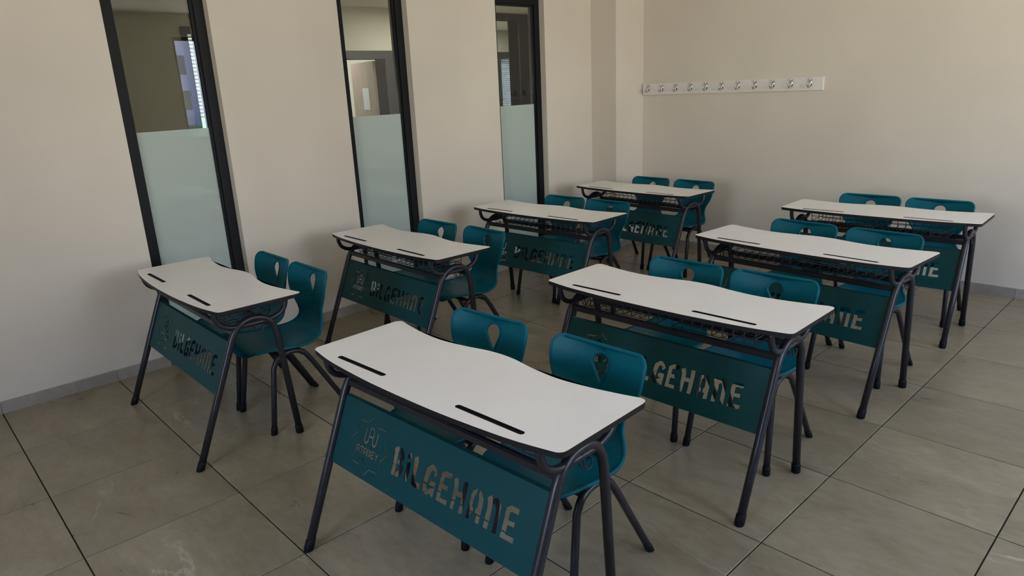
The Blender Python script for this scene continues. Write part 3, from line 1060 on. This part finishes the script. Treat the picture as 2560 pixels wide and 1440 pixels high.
def make_chair():
    root = empty('school_chair')
    sp_ = catmull([(y, z, hw) for y, z, hw in PROF], 8)
    S = [0.0]
    for a, b in zip(sp_, sp_[1:]):
        S.append(S[-1] + math.hypot(b.x - a.x, b.y - a.y))
    total = S[-1]

    def at(s):
        s = max(0.0, min(total, s))
        lo, hi = 0, len(S) - 1
        while hi - lo > 1:
            m = (lo + hi) // 2
            if S[m] <= s:
                lo = m
            else:
                hi = m
        u = (s - S[lo]) / max(1e-9, S[hi] - S[lo])
        return sp_[lo].lerp(sp_[hi], u)

    def s_of_z(z):
        best = min((abs(sp_[i].y - z), S[i]) for i in range(len(S)) if sp_[i].x > 0.1)
        return best[1]

    def hw(s):
        w = at(s).z
        for r, d, amp in ((0.043, total - s, 0.043), (0.120, s, 0.095)):
            if d < r:
                w -= amp * (1 - math.sqrt(max(0.0, 1 - ((r - d) / r) ** 2)))
        return w

    def surf(x, s):
        p = at(s)
        q = at(min(total, s + 0.004))
        q0 = at(max(0, s - 0.004))
        ty, tz = q.x - q0.x, q.y - q0.y
        l = math.hypot(ty, tz) or 1
        ny, nz = -tz / l, ty / l           # towards the sitter
        w = max(0.1, p.z)
        back = max(0.0, min(1.0, (p.y - 0.44) / 0.12)) if p.x > 0 else 0.0
        dish = (1 - back) * 0.010 + back * 0.042
        k = (x / w) ** 2
        off = dish * (min(k, 1.2) - 0.75)
        return Vector((x, p.x + ny * off, p.y + nz * off))

    # outline in the unrolled (x, s) sheet
    ns = 90
    ss = [total * i / ns for i in range(ns + 1)]
    ss = sorted(set([round(v, 5) for v in ss] + [round(total * (1 - 0.0009 * k * k), 5) for k in range(8)] + [round(0.0007 * k * k, 5) for k in range(9)]))
    right = [(hw(s), s) for s in ss]
    left = [(-hw(s), s) for s in reversed(ss)]
    outline = right + left
    # teardrop hand hole
    sc = s_of_z(0.703)
    stip = s_of_z(0.612)
    rh = 0.0405
    hole = []
    L_ = sc - stip
    al = math.asin(min(1, rh / L_))
    for k in range(25):
        a = -al + (math.pi + 2 * al) * k / 24
        hole.append((rh * math.cos(a), sc + rh * math.sin(a)))
    for k in range(1, 4):                    # left side down, rounded tip, right side up
        u = k / 4
        hole.append((hole[24][0] * (1 - u) - 0.004 * u, hole[24][1] * (1 - u) + (stip + 0.004) * u))
    hole += [(-0.003, stip + 0.001), (0.0, stip), (0.003, stip + 0.001)]
    for k in range(3, 0, -1):
        u = k / 4
        hole.append((hole[0][0] * (1 - u) + 0.004 * u, hole[0][1] * (1 - u) + (stip + 0.004) * u))
    inner = []
    st = 0.017
    yv = st
    row = 0
    while yv < total - 0.008:
        xv = -0.21 + (st / 2 if row % 2 else 0)
        while xv < 0.21:
            if abs(xv) < hw(yv) - 0.007 and not (math.hypot(xv, yv - sc) < rh + 0.007 or (abs(xv) < 0.03 and in_poly((xv * 0.8, yv), hole))):
                inner.append((xv, yv))
            xv += st
        yv += st
        row += 1
    vo, tris = cdt(outline, [hole], inner)
    P = [surf(v.x, v.y) for v in vo]
    N = [Vector((0, 0, 0)) for _ in P]
    for f in tris:
        n = (P[f[1]] - P[f[0]]).cross(P[f[2]] - P[f[0]])
        for i in f:
            N[i] += n
    for n in N:
        if n.length > 0:
            n.normalize()
    t = 0.0040
    bnd = boundary(tris)
    nxt = {a: b for a, b in bnd}
    s_split = s_of_z(0.485)

    def shell_part(name, cond):
        bm = bmesh.new()
        nl = bm.verts.layers.float_vector.new('nrm')
        F, B = {}, {}

        def fv(i):
            if i not in F:
                F[i] = bm.verts.new(P[i] + N[i] * t)
                F[i][nl] = N[i]
            return F[i]

        def bv(i):
            if i not in B:
                B[i] = bm.verts.new(P[i] - N[i] * t)
                B[i][nl] = -N[i]
            return B[i]
        keep = [f for f in tris if cond(sum(vo[i].y for i in f) / 3)]
        for f in keep:
            bm.faces.new([fv(i) for i in f])
            bm.faces.new([bv(i) for i in reversed(f)])
        # rolled rim along the true outer edge and round the hand hole
        es = {e for f in keep for e in ((f[0], f[1]), (f[1], f[2]), (f[2], f[0]))}
        rb = [e for e in bnd if e in es]
        nseg = 7
        cache = {}
        prv = {b: a for a, b in bnd}

        def ring(i):
            if i not in cache:
                d = (P[nxt[i]] - P[prv[i]]).normalized()
                out = d.cross(N[i]).normalized()
                vs = []
                for k in range(nseg + 1):
                    a = -2.0 + 4.0 * k / nseg
                    dirv = out * math.cos(a) + N[i] * -math.sin(a)
                    v = bm.verts.new(P[i] - out * 0.0010 + dirv * 0.0070)
                    v[nl] = dirv
                    vs.append(v)
                cache[i] = vs
            return cache[i]
        for a, b in rb:
            ra, rb_ = ring(a), ring(b)
            for k in range(nseg):
                bm.faces.new((ra[k + 1], rb_[k + 1], rb_[k], ra[k]))
        me = bpy.data.meshes.new(name)
        bm.to_mesh(me)
        nr = [tuple(v[nl]) for v in bm.verts]
        bm.free()
        for p in me.polygons:
            p.use_smooth = True
        me.normals_split_custom_set_from_vertices(nr)
        return link(name, me, M_TEAL, root)

    shell_part('seat', lambda s: s <= s_split)
    bk = shell_part('backrest', lambda s: s > s_split)

    tr = 0.0138
    for s in (-1, 1):
        xb, xt = s * 0.196, s * 0.172
        raw = [(-0.2182, 0.018), (-0.165, 0.340), (-0.135, 0.383), (-0.085, 0.401), (-0.035, 0.399), (0.005, 0.378), (0.042, 0.325), (0.2100, 0.018)]
        f = lambda y, z: Vector((xb + (xt - xb) * min(1, z / 0.40), y, z))
        pts = [f(*raw[0]), f(*raw[0]).lerp(f(*raw[1]), 0.6)] + catmull([f(*p) for p in raw[1:-1]], 4) + [f(*raw[-1])]
        bm = bmesh.new()
        tube(bm, pts, tr, 12)
        lg = obj('leg_frame', bm, M_STEEL, root, smooth=True)
        for a, b in ((raw[0], raw[1]), (raw[-1], raw[-2])):
            d = f(*b) - f(*a)
            d = d / d.z
            base = f(*a) - d * a[1]
            bm = bmesh.new()
            foot_cap(bm, tuple(base), d, 0.0168, 0.040, 12)
            obj('foot_cap', bm, M_RUBBER, lg, smooth=True)
    for y, z in ((-0.118, 0.386), (0.005, 0.374)):
        bm = bmesh.new()
        tube(bm, [(-0.172, y, z), (0, y, z), (0.172, y, z)], 0, 12, flat=(0.011, 0.016))
        obj('crossbar', bm, M_STEEL, root, smooth=True)
    return root


def copy_tree(o, parent=None):
    c = o.copy()
    COL.objects.link(c)
    if parent is not None:
        c.parent = parent
    for ch in list(o.children):
        copy_tree(ch, c)
    return c


DESKS = [  # x, y, rotation, label, chair x offsets and rotations, chair labels
    (0.9640, 0.9304, -0.0099, 'white-topped double desk under the first glazed panel, first in the row along the glazed wall',
     ((-0.176, 0.235, 0.0), (0.254, 0.240, 0.0)),
     ('teal plastic chair by the glazed wall, half hidden by its neighbour at the first desk',
      'teal plastic chair wholly seen side-on, aisle seat of the first desk along the glazed wall')),
    (0.9990, 2.1367, -0.0217, 'white-topped double desk under the second glazed panel, second in the row along the glazed wall',
     ((-0.205, 0.235, 0.03), (0.256, 0.262, -0.02)),
     ('teal plastic chair by the glazed wall at the second desk of the row along it',
      'teal plastic chair on the aisle side of the second desk along the glazed wall')),
    (1.0247, 3.4027, 0.0304, 'white-topped double desk under the third glazed panel, third in the row along the glazed wall',
     ((-0.186, 0.262, 0.0), (0.250, 0.258, 0.0)),
     ('teal plastic chair by the glazed wall at the third desk of the row along it',
      'teal plastic chair on the aisle side of the third desk along the glazed wall')),
    (0.9891, 4.6581, -0.0201, 'white-topped double desk beside the corner column, last in the row along the glazed wall',
     ((-0.213, 0.245, 0.0), (0.246, 0.252, -0.02)),
     ('teal plastic chair nearest the corner column, at the last desk along the glazed wall',
      'teal plastic chair on the aisle side of the last desk along the glazed wall')),
    (2.8990, 1.0158, 0.0427, 'largest white-topped double desk in front, its teal panel showing the whole star emblem and lettering',
     ((-0.275, 0.232, 0.03), (0.250, 0.240, -0.02)),
     ('teal plastic chair at the front-most desk, left seat, tan floor seen through its hole',
      'teal plastic chair at the front-most desk, right seat, star emblem seen through its hole')),
    (2.9612, 2.2078, 0.0167, 'white-topped double desk directly behind the front-most desk, its lettering half hidden',
     ((-0.212, 0.235, 0.0), (0.243, 0.240, 0.0)),
     ('teal plastic chair, middle-aisle seat of the desk right behind the front-most desk',
      'teal plastic chair, open-floor seat of the desk right behind the front-most desk')),
    (2.9945, 3.4251, -0.0574, 'white-topped double desk third from the front in the row beside the open floor',
     ((-0.228, 0.235, 0.01), (0.238, 0.240, 0.0)),
     ('teal plastic chair, middle-aisle seat of the third desk from the front beside the open floor',
      'teal plastic chair, outer seat of the third desk from the front beside the open floor')),
    (2.9695, 4.6098, 0.0477, 'white-topped double desk nearest the bare back wall, only NE of its lettering showing',
     ((-0.203, 0.250, 0.0), (0.242, 0.245, -0.02)),
     ('teal plastic chair against the bare back wall, middle-aisle seat of the last desk there',
      'teal plastic chair against the bare back wall, open-floor seat of the last desk there')),
]
desk0 = make_desk()
chair0 = make_chair()
first = True
for x, y, a, lab, chs, clabs in DESKS:
    d = desk0 if first else copy_tree(desk0)
    d.location = (x, y, 0)
    d.rotation_euler = (0, 0, a)
    tag(d, lab, 'desk', 'two-seat school desks in two rows')
    for i, ((cx, cy, ca), cl) in enumerate(zip(chs, clabs)):
        c = chair0 if first and i == 0 else copy_tree(chair0)
        c.location = (x + math.cos(a) * cx - math.sin(a) * cy, y + math.sin(a) * cx + math.cos(a) * cy, 0)
        c.rotation_euler = (0, 0, a + ca)
        tag(c, cl, 'chair', 'teal plastic chairs at the desks')
    first = False

# ------------------------------------------------------------------ coat rack
rack = empty('coat_rack', (1.185, YB, 1.556))
tag(rack, 'long pale board with eleven chrome coat hooks on the back wall', 'coat rack')
bm = bmesh.new()
box(bm, -0.895, 0.905, -0.018, 0.0, -0.052, 0.052)
bmesh.ops.bevel(bm, geom=bm.edges[:], offset=0.0025, segments=2, affect='EDGES')
obj('board', bm, M_RACK, rack)
bm = bmesh.new()
hook_path = catmull([(0, -0.019, 0.014), (0, -0.026, 0.006), (0, -0.030, -0.012), (0, -0.040, -0.022), (0, -0.054, -0.018), (0, -0.060, -0.004)], 4)
tube(bm, hook_path, 0.0045, 8)
box(bm, -0.008, 0.008, -0.0215, -0.018, -0.014, 0.030)
tube(bm, catmull([(0, -0.021, 0.012), (0, -0.030, 0.018), (0, -0.036, 0.032)], 3), 0.0045, 8)
bmesh.ops.create_uvsphere(bm, u_segments=10, v_segments=6, radius=0.008, matrix=Matrix.Translation((0, -0.061, -0.002)))
bmesh.ops.create_uvsphere(bm, u_segments=10, v_segments=6, radius=0.0065, matrix=Matrix.Translation((0, -0.037, 0.034)))
hk0 = obj('hook', bm, M_CHROME, rack, smooth=True)
for i in range(11):
    h = hk0 if i == 0 else hk0.copy()
    if i:
        COL.objects.link(h)
    h.parent = rack
    h.location = (-0.825 + 0.1625 * i, 0.006, 0)
    h.scale = (1.35, 1.35, 1.25)
